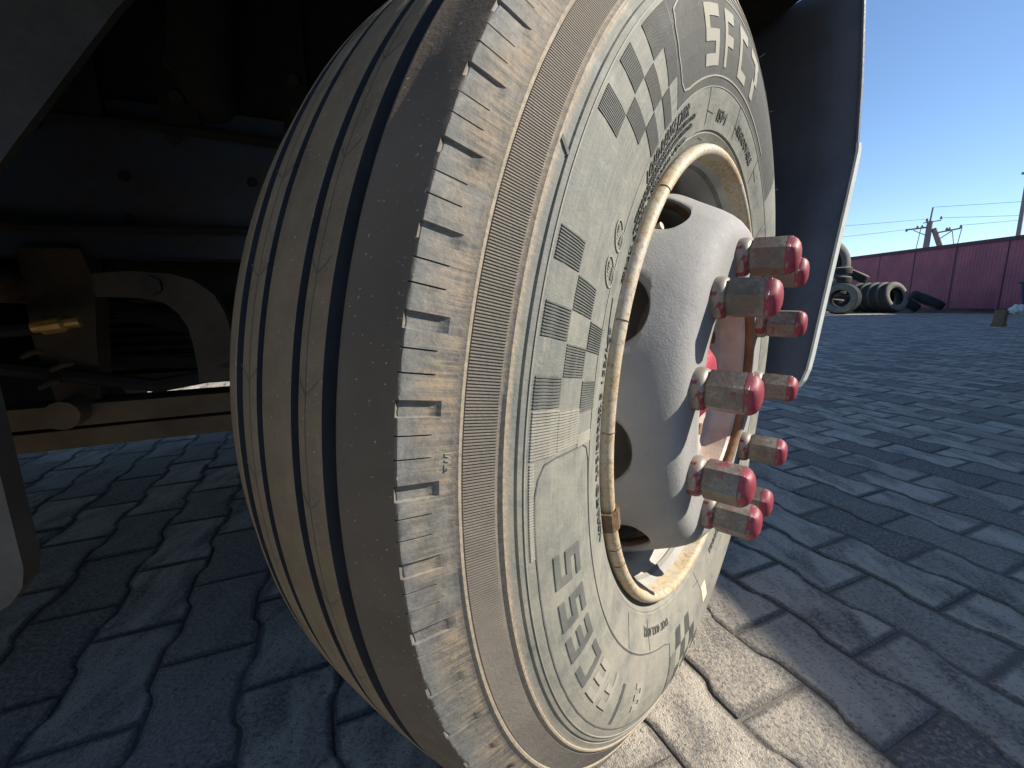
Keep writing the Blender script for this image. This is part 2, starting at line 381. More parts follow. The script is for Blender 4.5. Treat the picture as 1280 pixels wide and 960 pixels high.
def prof_a(r):
    base = [(.29, .098), (.30, .1046), (.31, .1112), (.318, .1148), (.334, .1197), (.350, .124), (.366, .1266), (.382, .1284), (.398, .129), (.414, .1279), (.430, .1247), (.4408, .1211), (.4503, .1170), (.460, .1118), (.470, .1066), (.480, .1034), (.505, .0905)]
    for (r0, a0), (r1, a1) in zip(base, base[1:]):
        if r <= r1: return a0 + (a1-a0)*(r-r0)/(r1-r0)
    return .0905
def crown(a): x = (a-AC)/.11; return .5178 - .0058*abs(x)**2.2 - .0028*max(0, abs(x)-.55)
tread = [(.0895, 0), (.084, 0), (.078, 0), (.07, 0), (.06, 0), (.052, 0), (.0495, -.0006), (.0485, -.0105), (.0425, -.0118), (.0368, -.0105), (.0358, -.0006), (.034, 0), (.028, 0), (.02, 0), (.0120, 0), (.0102, -.0006), (.0094, -.0098), (.0055, -.011), (.0016, -.0098), (.0008, -.0006), (-.001, 0), (-.0195+.006, 0), (-.0195, 0)]
half = [((crown(a) if a < .053 else .5128-(a-.05)*.10-2.2*(a-.05)**2)+d, a) for a, d in tread]
allp = side + half + [(r, 2*AC-a) for r, a in reversed(half[:-1])] + [(r, 2*AC-a) for r, a in reversed(side)]
ns = len(side)
cols = []
FR = [(0, 0), (.007, 1), (.07, 1), (.14, 1), (.198, 1), (.206, 0), (.30, 0), (.408, 0), (.412, 2), (.424, 2), (.428, 0), (.55, 0), (.686, 0), (.690, 2), (.702, 2), (.706, 0), (.80, 0), (.90, 0)]
for k in range(PITCHES):
    for f, t in FR: cols.append((TH0 - DP*(k+f), t, k))
rg = random.Random(3); wearcol = {}
tv = []; tf = []
m_ = len(allp)
for ci, (th, ty, k) in enumerate(cols):
    jit = rg.uniform(-.0006, .0003); wk = .45 + .55*((k*7919) % 13)/13
    low = 1.0 if -100 < ((th+180) % 360)-180 else .6
    for i, (r, a) in enumerate(allp):
        dr = da = 0.0
        j = i if i < ns else (m_-1-i if m_-1-i < ns else None)
        if j is not None:
            sgn = 1 if i < ns else -1
            r0, a0 = side[j]
            if ty == 1 and r0 >= .4850: da = -.0034*wk*min(1, (r0-.4835)/.003)*low
            if ty == 2 and r0 >= .4890: da = -.0040*low
            if r0 > .5: dr = jit
            a = a + sgn*da; dd = -.0012 if (ty and r0 > .5035) else 0; dr += dd
        t = R(th); tv.append(((r+dr)*sin(t), (r+dr)*cos(t), a))
nc = len(cols)
for c in range(nc):
    c2 = (c+1) % nc
    for i in range(m_-1): tf.append((c*m_+i, c*m_+i+1, c2*m_+i+1, c2*m_+i))
def flat(p):      # contact patch: nothing below the ground; the lower sidewall bulges a little
    q = WM @ Vector(p)
    if q.z < .002: p = (p[0], p[1] + (.002-q.z), p[2])
    return p
tb = MB(); tb.v = [flat(p) for p in tv]; tb.f = tf
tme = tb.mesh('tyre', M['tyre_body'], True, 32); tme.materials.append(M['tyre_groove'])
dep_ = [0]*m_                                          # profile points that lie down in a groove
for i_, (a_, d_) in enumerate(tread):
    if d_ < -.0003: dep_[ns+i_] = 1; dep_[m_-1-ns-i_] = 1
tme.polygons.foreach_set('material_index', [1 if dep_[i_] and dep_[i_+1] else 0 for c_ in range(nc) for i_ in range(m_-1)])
tyre = obj('tyre', tme, truck, WM)
tyre['label'] = 'dusty black radial tyre with worn grooves and checkered flag sidewall'

# ---------------- raised sidewall work (surface coordinates: angle in degrees, radius, height)
def sp(th, r, h=0.0):
    a = prof_a(r); e = .002; sl = (prof_a(r+e)-prof_a(r-e))/(2*e); L = sqrt(1+sl*sl)
    nr, na = -sl/L, 1/L; t = R(th); rr = r+nr*h
    return (rr*sin(t), rr*cos(t), a+na*h)
def slab(mb, fth, x0, x1, y0, y1, h, nx=1, ny=1, base=-.0008):     # fth(x, y) -> (theta, r)
    nx = max(1, nx); ny = max(1, ny); g_ = []
    for lev in (base, h):
        for i in range(nx+1):
            for j in range(ny+1):
                th, r = fth(x0+(x1-x0)*i/nx, y0+(y1-y0)*j/ny); g_.append(flat(sp(th, r, lev)))
    w = ny+1; o = (nx+1)*w; fs = []
    for i in range(nx):
        for j in range(ny): fs.append((o+i*w+j, o+(i+1)*w+j, o+(i+1)*w+j+1, o+i*w+j+1))
    for i in range(nx):
        fs.append((i*w, (i+1)*w, o+(i+1)*w, o+i*w)); fs.append((i*w+ny, o+i*w+ny, o+(i+1)*w+ny, (i+1)*w+ny))
    for j in range(ny):
        fs.append((j, o+j, o+j+1, j+1)); fs.append((nx*w+j, nx*w+j+1, o+nx*w+j+1, o+nx*w+j))
    mb.add(g_, fs)
ident = lambda th, r: (th, r)
def hatch(mb, f, x0, x1, y0, y1, pitch, ny=3, h=.0008, duty=.5, plate=True):
    if plate: slab(mb, f, x0, x1, y0, y1, .00015, max(1, int(abs(x1-x0)/1.2)), ny)
    n = max(1, int(abs(x1-x0)/pitch)); st = (x1-x0)/n
    for i in range(n): slab(mb, f, x0+st*(i+.5-duty/2), x0+st*(i+.5+duty/2), y0, y1, h, 1, ny)
def part(name, mb, m, parent=None, mw=None, smooth=False, sharp=35):
    return obj(name, mb.mesh(name, m, smooth, sharp), parent or tyre, mw if mw is not None else WM)
# ribbed band
rb = MB(); N_ = 1560
for i in range(N_):
    th = 360*i/N_
    slab(rb, ident, th, th+360/N_*.52, .4515, .4706, .0011, 1, 2, -.0004)
part('ribbed_band', rb, M['tyre_band'])['kind'] = 'stuff'
# checkers
RC = [(.4305, .4055), (.4053, .3775), (.3773, .349)]
cellsL = [(0, -70.7, -67.7), (1, -74.15, -70.8), (2, -77.45, -74.25), (0, -77.1, -74.1), (1, -80.35, -77.2), (0, -83.15, -80.3), (2, -84.1, -80.65)]
chk = [(c, a, b, 0) for c, a, b in cellsL] + [(c, -252-b, -252-a, 0) for c, a, b in cellsL]
chk += [(0, -56.35, -53.2, 1), (0, -50.1, -47.1, 1), (1, -53.2, -50.3, 1), (1, -47.2, -44.1, 1), (2, -49.7, -46.35, 1), (2, -43.4, -40.45, 1)]
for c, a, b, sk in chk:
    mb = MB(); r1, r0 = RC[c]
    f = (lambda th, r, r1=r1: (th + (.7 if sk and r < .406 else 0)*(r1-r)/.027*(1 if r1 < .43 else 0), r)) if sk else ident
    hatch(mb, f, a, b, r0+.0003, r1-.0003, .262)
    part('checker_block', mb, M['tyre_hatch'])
# hatched fields around the name panels
for a, b, r0, r1, ny in ((-87.6, -83.3, .4056, .430, 3), (-87.4, -83.6, .3776, .4052, 3), (-97, -87.8, .4262, .430, 1), (-88.0, -86.6, .352, .377, 3), (-168.6, -164.3, .4056, .430, 3), (-168.4, -164.6, .3776, .4052, 3)):
    mb = MB(); hatch(mb, ident, a, b, r0, r1, .262, ny); part('hatched_field', mb, M['tyre_plain'])
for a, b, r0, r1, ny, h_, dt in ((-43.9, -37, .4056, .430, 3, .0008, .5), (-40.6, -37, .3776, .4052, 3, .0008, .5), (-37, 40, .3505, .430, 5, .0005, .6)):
    mb = MB(); hatch(mb, ident, a, b, r0, r1, .262, ny, h_, dt); part('hatched_field', mb, M['tyre_hatch'])  # upper fields take the darker tone that has ridge shade painted in
# letters
GL = {'S': [(0,0,1,.2),(.70,.2,1,.4),(0,.4,1,.6),(0,.6,.30,.8),(0,.8,1,1)], 'E': [(0,0,.28,1),(.28,0,1,.2),(.28,.4,1,.6),(.28,.8,1,1)],
      'C': [(0,0,.28,1),(.28,0,1,.2),(.28,.8,1,1)], 'F': [(0,0,.28,1),(.28,.38,.95,.58),(.28,.8,1,1)], '7': [(0,.8,1,1),(.55,.4,.9,.8),(.25,0,.62,.4)], 'U': [(0,0,.28,1),(.28,0,.72,.2),(.72,0,1,1)]}
def letter(ch, th0, w, r0, r1, skew, m, hatched, h=.0012):
    mb = MB(); f = lambda x, y: (th0 + x*w - (1-y)*skew, r0+(r1-r0)*y)
    for a, b, c, d in GL[ch]:
        if hatched: 
            slab(mb, f, a, c, b, d, .0003, 2, 2)
            n = max(2, int((c-a)*w/.30)); st = (c-a)/n
            for i in range(n): slab(mb, f, a+st*(i+.2), a+st*(i+.75), b, d, h, 1, max(1, int((d-b)*6)))
        else: slab(mb, f, a, c, b, d, h, 3, max(1, int((d-b)*6)))
    part('raised_letter', mb, m)
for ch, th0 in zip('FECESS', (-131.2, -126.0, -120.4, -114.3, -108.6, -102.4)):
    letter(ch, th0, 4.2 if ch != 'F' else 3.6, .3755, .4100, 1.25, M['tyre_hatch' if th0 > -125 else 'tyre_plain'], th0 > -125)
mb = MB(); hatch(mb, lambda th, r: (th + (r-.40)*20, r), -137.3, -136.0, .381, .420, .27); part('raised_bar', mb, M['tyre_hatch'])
letter('E', -147.5, 3.6, .380, .409, 0, M['tyre_plain'], False)
for ch, th0, w in (('S', -25.2, 6.6), ('F', -15.4, 5.0), ('C', -6.2, 5.6), ('7', 2.6, 6.0)):
    letter(ch, th0, w, .3675, .4165, -.8, M['tyre_plain'], False)
# outline strips
def strip(mb, pts, w, h, per=3):
    P = []
    for (a, b), (c, d) in zip(pts, pts[1:]):
        for i in range(per): P.append((a+(c-a)*i/per, b+(d-b)*i/per))
    P.append(pts[-1])
    for i in range(len(P)-1):
        (t0, r0), (t1, r1) = P[i], P[i+1]; dx = (t1-t0)*R(1)*.38; dy = r1-r0; L = hypot(dx, dy) or 1e-6
        ox, oy = -dy/L*w/2/(R(1)*.38), dx/L*w/2
        q = [(t0+ox, r0+oy), (t1+ox, r1+oy), (t1-ox, r1-oy), (t0-ox, r0-oy)]
        vs = [flat(sp(a, b, -.0006)) for a, b in q] + [flat(sp(a, b, h)) for a, b in q]
        mb.add(vs, [(4, 5, 6, 7), (0, 1, 5, 4), (1, 2, 6, 5), (2, 3, 7, 6), (3, 0, 4, 7)])
mb = MB(); strip(mb, [(-98, .425), (-94, .4255), (-91, .4252), (-89.4, .4225), (-88.2, .417), (-87.9, .405), (-87.9, .385), (-88, .366), (-88.6, .3585), (-90.4, .3535), (-94, .352), (-104, .3515), (-115, .3515), (-126, .352), (-138, .352), (-150, .352), (-160, .3535), (-163.6, .3585), (-164.1, .385), (-163.9, .417), (-161, .4252), (-150, .4255), (-135, .425), (-115, .425), (-98, .425)], .0011, .0006, 5)
part('panel_outline', mb, M['tyre_print'])
mb = MB(); strip(mb, [(-30, .4255), (-33.5, .4250), (-35.6, .421), (-36.2, .41), (-36.2, .39), (-35.4, .368), (-34.2, .3605), (-32, .3585), (-25, .359), (-18, .3595), (-5, .3595), (8, .3595), (25, .3595)], .0016, .0012, 5)
strip(mb, [(-30, .4255), (-15, .4258), (0, .4255), (25, .4255)], .0012, .001, 8)
part('panel_outline', mb, M['tyre_plain'])
mb = MB()
strip(mb, [(t, .4335) for t in range(-180, 181, 4)], .0009, .0007, 3); part('moulding_ring', mb, M['tyre_plain']); mb = MB(); strip(mb, [(t, .3505) for t in range(-180, 181, 4)], .0009, .0006, 3)
part('moulding_ring', mb, M['tyre_plain'])
for a in (-19.3, 2.0, 24.4, 46, 150, 172, -150, -136): mb = MB(); strip(mb, [(a, .3495), (a+1, .330), (a+1.8, .3125)], .0007, .0005, 3); part('mould_seam', mb, M['tyre_print'])
for a, r in ((-18.6, .330), (2.6, .330), (2.6, .306), (24.8, .335), (-19, .306), (-150, .327), (172, .335)): mb = MB(); strip(mb, [(a, r), (a+4.4, r-.003)], .0007, .0005, 3); part('mould_seam', mb, M['tyre_print'])
mb = MB(); strip(mb, [(-62.3, .4390), (-61.2, .4470)], .0022, .001, 2); part('spew_flash', mb, M['tyre_print'])
mb = MB(); strip(mb, [(-69.5, .336), (-72, .332), (-75, .325), (-77, .311)], .0010, .0008, 3); part('spew_flash', mb, M['tyre_print'])
# maker's ovals
for tc, rc in ((-63.0, .3595), (-67.7, .3605)):
    mb = MB(); strip(mb, [(tc+1.55*cos(2*pi*i/20)+.5*sin(2*pi*i/20), rc+.0098*sin(2*pi*i/20)) for i in range(21)], .0013, .0010, 1)
    if tc > -65: strip(mb, [(tc-1.2, rc+.004), (tc+1.2, rc-.004)], .0011, .0010, 2)
    for q in range(5): strip(mb, [(tc-.7+.35*q, rc+.0025+.0008*(q % 3)), (tc-.6+.35*q, rc+.0062)], .0010, .0010, 1); strip(mb, [(tc-.6+.3*q, rc-.0062), (tc-.5+.3*q, rc-.0025)], .0010, .0010, 1)
    part('raised_oval_mark', mb, M['tyre_plain'])
# lettering from the built-in font, wrapped on the sidewall
def text_mesh(s):
    cu = bpy.data.curves.new('txt', 'FONT'); cu.body = s; cu.size = 1; cu.resolution_u = 2
    o = bpy.data.objects.new('txt', cu); COL.objects.link(o); dg = bpy.context.evaluated_depsgraph_get()
    me = bpy.data.meshes.new_from_object(o.evaluated_get(dg)); vs = [tuple(v.co) for v in me.vertices]; fs = [tuple(p.vertices) for p in me.polygons]
    bpy.data.objects.remove(o); bpy.data.curves.remove(cu); bpy.data.meshes.remove(me); return vs, fs
def lettering(s, th0, th1, r0, hgt, m, slant=0., h=.0011):
    vs, fs = text_mesh(s); x1 = max(v[0] for v in vs); x0 = min(v[0] for v in vs); y1 = max(v[1] for v in vs)
    out = [flat(sp(th0+(v[0]-x0)/(x1-x0)*(th1-th0), r0+v[1]/y1*hgt+slant*(v[0]-x0)/(x1-x0), h)) for v in vs]
    mb = MB(); mb.v = out; mb.f = fs
    o = part('lettering', mb, m); md = o.modifiers.new('thick', 'SOLIDIFY'); md.thickness = .0013; md.offset = -1
lettering('LOAD RANGE J 20PR', -50.8, -30.2, .3345, .0115, M['tyre_print'])
lettering('MAX LOAD SINGLE 3550KG 7830LBS AT 900KPA 130PSI COLD', -57, -26, .3275, .0045, M['tyre_print'])
lettering('MAX LOAD DUAL 3250KG 7160LBS AT 900KPA 130PSI COLD', -58, -27, .3205, .0045, M['tyre_print'])
lettering('TREAD 4 STEEL + SIDEWALL 1 STEEL', -66, -30, .3135, .0042, M['tyre_print'])
lettering('XBRI TO 295/80R22.5 152/149', -107, -73, .3165, .0095, M['tyre_print'])
lettering('ISM', -11.0, -4.6, .3215, .0110, M['tyre_print'])
lettering('REGROOVABLE', 5.0, 21.0, .3265, .0085, M['tyre_print'])
lettering('REGROOVABLE', 147, 161, .3265, .0075, M['tyre_print'])
lettering('DOT 4UTL 0922', -163, -146, .326, .0085, M['tyre_print'])
lettering('TWI', -87.3, -86.0, .4775, .0036, M['tyre_plain'], 0, .0006)
mb = MB(); slab(mb, ident, 168.4, 171.6, .350, .378, .0009, 2, 3); part('sticker', mb, simple('cream_sticker', (.62, .56, .38), .6))
# rubber vent hairs
for th, r, L in ((18, .478, .016), (30, .470, .016), (48, .46, .014), (64, .455, .014), (172, .46, .012)):
    mb = MB(); mb.tube([sp(th, r, 0), sp(th, r+.001, L*.6), sp(th+.3, r+.003, L)], [.0005, .0004, .0003], 5); part('vent_hair', mb, M['tyre_print'])
# fine sipes on the tread ribs
def tline(mb, pts, w=.0007, h=.00025):
    for (t0, a0), (t1, a1) in zip(pts, pts[1:]):
        dx = (t1-t0)*R(1)*.515; dy = a1-a0; L = hypot(dx, dy) or 1e-6; ox, oy = -dy/L*w/2/(R(1)*.515), dx/L*w/2
        q = [(t0+ox, a0+oy), (t1+ox, a1+oy), (t1-ox, a1-oy), (t0-ox, a0-oy)]
        mb.add([flat((((crown(a)+h)*sin(R(t))), (crown(a)+h)*cos(R(t)), a)) for t, a in q], [(0, 1, 2, 3)])
rs = random.Random(11)
for a, lo, hi in ((.0190, .0115, .0345), (-.0600, -.0770, -.0440)):
    mb = MB(); pts = [(t, a + rs.uniform(-.0004, .0004)) for t in range(-180, 181, 2)]
    tline(mb, pts)
    k = 0; t = -180
    while t < 180:
        tline(mb, [(t+1.1, lo+.0005), (t+.5, (lo+a)/2), (t, a), (t+.6, (hi+a)/2), (t+1.2, hi-.002)]); t += DP*1.5
    part('tread_sipe', mb, M['tyre_print'])

# ---------------- rim
lipc = [(.2985+.0062*cos(q)-.0068, .1085+.0072*sin(q)) for q in [pi*i/10-pi*.15 for i in range(14)]]
rp = [(.292, .086), (.2965, .098)] + [(.2921+.0069*cos(q), .1088+.0082*sin(q)) for q in [-.9+i*.35 for i in range(12)]] + [(.2855, .103), (.2835, .095), (.281, .085), (.2785, .070), (.272, .062), (.2655, .045), (.262, .02), (.260, -.02), (.262, -.07), (.270, -.10), (.285, -.115), (.297, -.13)]
mb = MB(); mb.lathe([p for p in rp[:16]], 160); lip = part('rim_lip', mb, M['lip'], truck, WM, True, 60)
mb = MB(); mb.lathe([p for p in rp[15:]], 128); well = part('rim_well', mb, M['rimwell'], truck, WM, True, 50)
for th in (-107.0,):
    mb = MB(); t0 = R(th); dt = .0105/.2985
    cs = [(.3045, .1035), (.3052, .111), (.302, .1185), (.2945, .1212), (.287, .119), (.2835, .112), (.283, .104)]
    ci = [(r + (-.0022 if r > .294 else .0022)*(1 if a < .117 else .6), a-(.0022 if a > .112 else 0)) for r, a in cs]
    vs = []
    for tt in (t0-dt, t0+dt):
        for r, a in cs: vs.append((r*sin(tt), r*cos(tt), a))
        for r, a in ci: vs.append((r*sin(tt), r*cos(tt), a))
    k = len(cs); fs = []
    for i in range(k-1):
        fs += [(i, i+1, 2*k+i+1, 2*k+i), (k+i, 3*k+i, 3*k+i+1, k+i+1), (i, k+i, k+i+1, i+1), (2*k+i, 2*k+i+1, 3*k+i+1, 3*k+i)]
    fs += [(0, 2*k, 3*k, k), (k-1, 2*k-1, 4*k-1, 3*k-1)]
    mb.add(vs, fs); part('balance_weight', mb, M['lead'], lip)
# thin cracks across the lip paint
for th in (-41.8, -70.5, -89.8, -115.2, -120.5):
    mb = MB(); mb.tube([((.2921+.0072*cos(q))*sin(R(th)), (.2921+.0072*cos(q))*cos(R(th)), .1088+.0085*sin(q)) for q in [.0, .4, .8, 1.2, 1.6, 2.0]], .00045, 5); part('lip_crack', mb, M['tyre_print'], lip)

# ---------------- wheel disc with hand holes
DPR = [(0, .266), (.03, .262), (.05, .256), (.07, .249), (.08, .2445), (.09, .2395), (.10, .235), (.11, .2305), (.12, .2258), (.13, .2200), (.138, .2138), (.144, .2065), (.1470, .1995), (.148, .192)]
def disc_r(a):
    for (a0, r0), (a1, r1) in zip(DPR, DPR[1:]):
        if a <= a1: return r0+(r1-r0)*(a-a0)/(a1-a0)
    return .192
db = MB()
def dpt(th, a): t = R(th); r = disc_r(a); return (r*sin(t), r*cos(t), a)
A0, A1, HC, NX, NY = .030, .116, .078, 18, 10
for s_ in range(10):
    tc = -27.6 + 36*s_
    bord = [(-18+36*i/NX, A1) for i in range(NX)] + [(18, A1-(A1-A0)*j/NY) for j in range(NY)] + [(18-36*i/NX, A0) for i in range(NX)] + [(-18, A0+(A1-A0)*j/NY) for j in range(NY)]
    nb = len(bord); rings = []
    for lev in range(6):
        w = lev/5; w = w**1.3; ring = []
        for x, a in bord:
            ang = atan2((a-HC)/.031, x/10.5); ex, ea = 9.6*cos(ang), HC+.0300*sin(ang)
            xx = ex+(x-ex)*w; aa = ea+(a-ea)*w
            p = dpt(tc+xx, aa)
            if lev == 0:     # edge turned in a little
                rr = disc_r(aa)-.003; p = (rr*sin(R(tc+xx*.985)), rr*cos(R(tc+xx*.985)), aa-.001)
            ring.append(p)
        rings += ring
    db.add(rings, [(l*nb+i, l*nb+(i+1) % nb, (l+1)*nb+(i+1) % nb, (l+1)*nb+i) for l in range(5) for i in range(nb)])
pr1 = [(disc_r(a), a) for a in (0.0, .015, .030)]
pr2 = [(disc_r(a), a) for a in (.116, .12, .125, .13, .135, .138, .141, .144, .1458, .1470, .1477)] + [(.192, .148), (.18, .148), (.165, .148), (.15, .148), (.1425, .148)]
for pr in (pr1, pr2): db.lathe(pr, 180, a0=R(-27.6-18))
dm = bpy.data.meshes.new('wheel_disc'); dm.from_pydata(db.v, [], db.f)
bm = bmesh.new(); bm.from_mesh(dm); bmesh.ops.remove_doubles(bm, verts=bm.verts, dist=.0004); bmesh.ops.recalc_face_normals(bm, faces=bm.faces); bm.to_mesh(dm); bm.free()
if dm.polygons: 
    big_ = max(dm.polygons, key=lambda p: p.center.z)
    if big_.normal.z < 0: dm.flip_normals()
dm.materials.append(M['disc']); dm.materials.append(M['rust']); dm.polygons.foreach_set('use_smooth', [True]*len(dm.polygons)); dm.set_sharp_from_angle(angle=R(50))
disc = obj('wheel_disc', dm, truck, WM); md = disc.modifiers.new('thick', 'SOLIDIFY'); md.thickness = .013; md.offset = -1; md.material_offset_rim = 1
# ---------------- hub inside the disc
mb = MB(); mb.lathe([(.1425, .1345), (.139, .131), (.1385, .105), (.1365, .100), (.120, .094), (.100, .090), (.084, .088), (.083, .06), (.05, .055), (.001, .055)], 96)
hub = part('hub', mb, M['hubface'], truck, WM, True, 40)
mb = MB(); mb.lathe([(.070, .088), (.069, .098), (.066, .104), (.052, .110), (.040, .120), (.026, .124), (.001, .125)], 64); part('hub_cap', mb, M['red'], hub, WM, True, 40)
for k in range(8):
    t = 2*pi*k/8+.2; mb = MB(); mb.tube([(.1*sin(t), .1*cos(t), .088), (.1*sin(t), .1*cos(t), .101)], .0095, 6); part('hub_bolt', mb, M['rust'], hub, WM)
mb = MB(); mb.lathe([(.20, -.10), (.205, -.09), (.206, .03), (.19, .05), (.14, .06), (.14, .1)], 64); part('brake_drum', mb, M['rimwell'], truck, WM, True, 40)
mb = MB(); mb.tube([(.2*sin(R(-36)), .2*cos(R(-36)), .02), (.225*sin(R(-35)), .225*cos(R(-35)), .06), (.236*sin(R(-34)), .236*cos(R(-34)), .088)], .0045, 8); part('valve_stem', mb, M['hubface'], truck, WM)
# ---------------- nuts (local z = outwards)
AFr = .0192/cos(pi/6)
def hexring(r, z, n=6): return [(r*cos(2*pi*i/n), r*sin(2*pi*i/n), z) for i in range(n)]
hb = MB(); lv = [(AFr*.86, .0135), (AFr*.99, .0165), (AFr, .020), (AFr*.985, .0475), (AFr*.955, .0500)]
# 24-gon rings blending round <-> hex
def ring24(r, z, hexness):
    out = []
    for i in range(24):
        t = 2*pi*i/24; q = (t % (pi/3))-pi/6; hx = cos(pi/6)/cos(q); out.append((r*(hexness*hx+(1-hexness)*.93)*cos(t), r*(hexness*hx+(1-hexness)*.93)*sin(t), z))
    return out
def rings_mesh(levels, captop=True, capbot=False):
    mb = MB(); vs = []; 
    for r, z, hx in levels: vs += ring24(r, z, hx)
    fs = [(l*24+i, l*24+(i+1) % 24, (l+1)*24+(i+1) % 24, (l+1)*24+i) for l in range(len(levels)-1) for i in range(24)]
    if captop: fs.append(tuple(range((len(levels)-1)*24, len(levels)*24)))
    mb.add(vs, fs); return mb
body_me = rings_mesh([(AFr*.84, .012, .2), (AFr*.92, .0140, .6), (AFr*.99, .0155, .97), (AFr, .0175, 1), (AFr*.997, .052, 1), (AFr*.975, .0540, .97), (AFr*.9, .0555, .9)]).mesh('wheel_nut', M['nut'], True, 24)
cap_me = rings_mesh([(AFr*.95, .0495, .95), (AFr*1.008, .0502, .985), (AFr*.995, .0520, .93), (AFr*.955, .0555, .70), (AFr*.86, .0590, .35), (AFr*.68, .0617, .1), (AFr*.42, .0632, 0), (AFr*.1, .0635, 0)]).mesh('nut_cap', M['cap'], True, 30)
coll_me = rings_mesh([(.0240, -.001, 0), (.0248, .003, 0), (.0246, .0075, 0), (.0232, .0110, 0), (.0205, .0132, 0), (.017, .0145, 0)]).mesh('nut_collar', M['collar'], True, 60)
nr = random.Random(5)
for k in range(10):
    t = R(-9.6+36*k)
    mw = WM @ T(.1675*sin(t), .1675*cos(t), .148) @ Matrix.Rotation(nr.uniform(0, pi/3), 4, 'Z') @ Matrix.Rotation(nr.uniform(-.012, .012), 4, 'X') @ Matrix.Diagonal((1, 1, 1+nr.uniform(-.02, .02), 1))
    nb_ = obj('wheel_nut', body_me, truck, mw); obj('nut_cap', cap_me, nb_, mw); obj('nut_collar', coll_me, nb_, mw)

# ---------------- chassis in the truck frame
def tpart(name, mb, m, parent=None, smooth=False, sharp=35): return obj(name, mb.mesh(name, m, smooth, sharp), parent or truck, TM)
def tbox(mb, s0, s1, o0, o1, z0, z1): mb.box((min(s0, s1), min(-o0, -o1), z0), (max(s0, s1), max(-o0, -o1), z1)); return mb
for o0 in (-1.10, -2.06):
    mb = MB(); sgn = -1 if o0 > -1.5 else 1
    tbox(mb, -6.5, 1.05, o0, o0+sgn*.009, .719, .975); tbox(mb, -6.5, 1.05, o0, o0+sgn*.075, .708, .719); tbox(mb, -6.5, 1.05, o0, o0+sgn*.075, .975, .986)
    rail = tpart('chassis_rail', mb, M['rail'])
    if o0 > -1.5:
        for s_, z in ((-.308, .779), (-.306, .854), (-.096, .862), (-.096, .79), (-.52, .80), (-.52, .90)):
            mb = MB(); mb.tube([tk(s_, -1.099, z), tk(s_, -1.0945, z)], [.0095, .0085], 14); tpart('rail_plug', mb, M['underseal'], rail)
        for s_, z in ((-.22, .93), (-.02, .75), (.08, .93), (-.42, .93)):
            mb = MB(); mb.tube([tk(s_, -1.10, z), tk(s_, -1.088, z)], .013, 6); tpart('rail_bolt', mb, M['dark_steel'], rail)
spring = tpart('leaf_spring', tbox(MB(), -1.0, 1.0, -1.16, -1.07, .394, .434), M['mud_steel'])
mb = MB()
prof_ = [(-1.0, .350, .384), (-.3, .352, .388), (.2, .346, .384), (.434, .344, .382), (.7, .348, .385), (1.0, .350, .386)]
vs = []
for s_, z0, z1 in prof_:
    for o_, z in ((-1.16, z0), (-1.07, z0), (-1.07, z1), (-1.16, z1)): vs.append(tk(s_, o_, z))
mb.add(vs, [(4*i+j, 4*i+(j+1) % 4, 4*i+4+(j+1) % 4, 4*i+4+j) for i in range(5) for j in range(4)] + [(0, 1, 2, 3), (20, 21, 22, 23)])
tpart('leaf', mb, M['mud_steel'], spring)
for s_ in (.36, .51):
    mb = MB(); mb.tube([tk(s_, -1.175, .32), tk(s_, -1.175, .50), tk(s_, -1.055, .50), tk(s_, -1.055, .32)], .009, 8); tpart('u_bolt', mb, M['dark_steel'], spring)
# spring hanger and brass fitting
mb = MB(); pol = [(-.47, .72), (-.385, .72), (-.372, .66), (-.385, .56), (-.395, .44), (-.46, .44), (-.475, .56)]
mb.prism([(x, y) for x, y in pol], 0, 1, lambda p: (p[0], 1.085+.06*p[2], p[1])); hanger = tpart('spring_hanger', mb, M['cast'])
mb = MB(); mb.tube([tk(-.4425, -1.02, .583), tk(-.432, -1.02, .584), tk(-.430, -1.02, .584), tk(-.403, -1.02, .588), tk(-.398, -1.02, .588), tk(-.379, -1.02, .591)], [.011, .012, .0155, .0155, .0105, .0105], 12); tpart('brass_fitting', mb, M['brass'], None, True, 30)
for s_, z, L in ((-.475, .53, .03), (-.44, .505, .035), (-.46, .474, .03)):
    mb = MB(); mb.tube([tk(s_, -1.04, z), tk(s_+L*.5, -1.04, z+.008), tk(s_+L, -1.04, z+.011)], [.004, .005, .0035], 8); tpart('pipe_union', mb, M['cast'], None, True)
mb = MB(); mb.tube([tk(-.9, -1.06, .60), tk(-.6, -1.05, .57), tk(-.44, -1.03, .58)], .011, 8); tpart('air_hose', mb, M['underseal'], None, True)
mb = MB(); mb.tube([tk(-.9, -1.10, .50), tk(-.55, -1.07, .52), tk(-.3, -1.07, .46), tk(0, -1.09, .50)], .014, 8); tpart('air_hose', mb, M['underseal'], None, True)
# curved steering arm
outer = [(-.345, .672), (-.29, .676), (-.235, .672), (-.20, .660), (-.172, .635), (-.158, .60), (-.152, .56), (-.150, .50), (-.150, .47)]
inner = [(-.215, .47), (-.214, .50), (-.216, .54), (-.220, .575), (-.232, .602), (-.252, .622), (-.29, .630), (-.345, .632)]
mb = MB(); mb.prism(outer+inner, 0, 1, lambda p: (p[0], 1.0+.045*p[2], p[1])); arm = tpart('steering_arm', mb, M['cast'])
mb = MB(); mb.tube([tk(-.262, -1.0, .651), tk(-.262, -.985, .651)], .016, 6); tpart('arm_bolt', mb, M['dark_steel'], arm)
mb = MB(); mb.tube([tk(-.18, -1.02, .49), tk(.25, -.85, .47), tk(.4, -.75, .46)], .022, 10); tpart('tie_rod', mb, M['cast'], None, True)
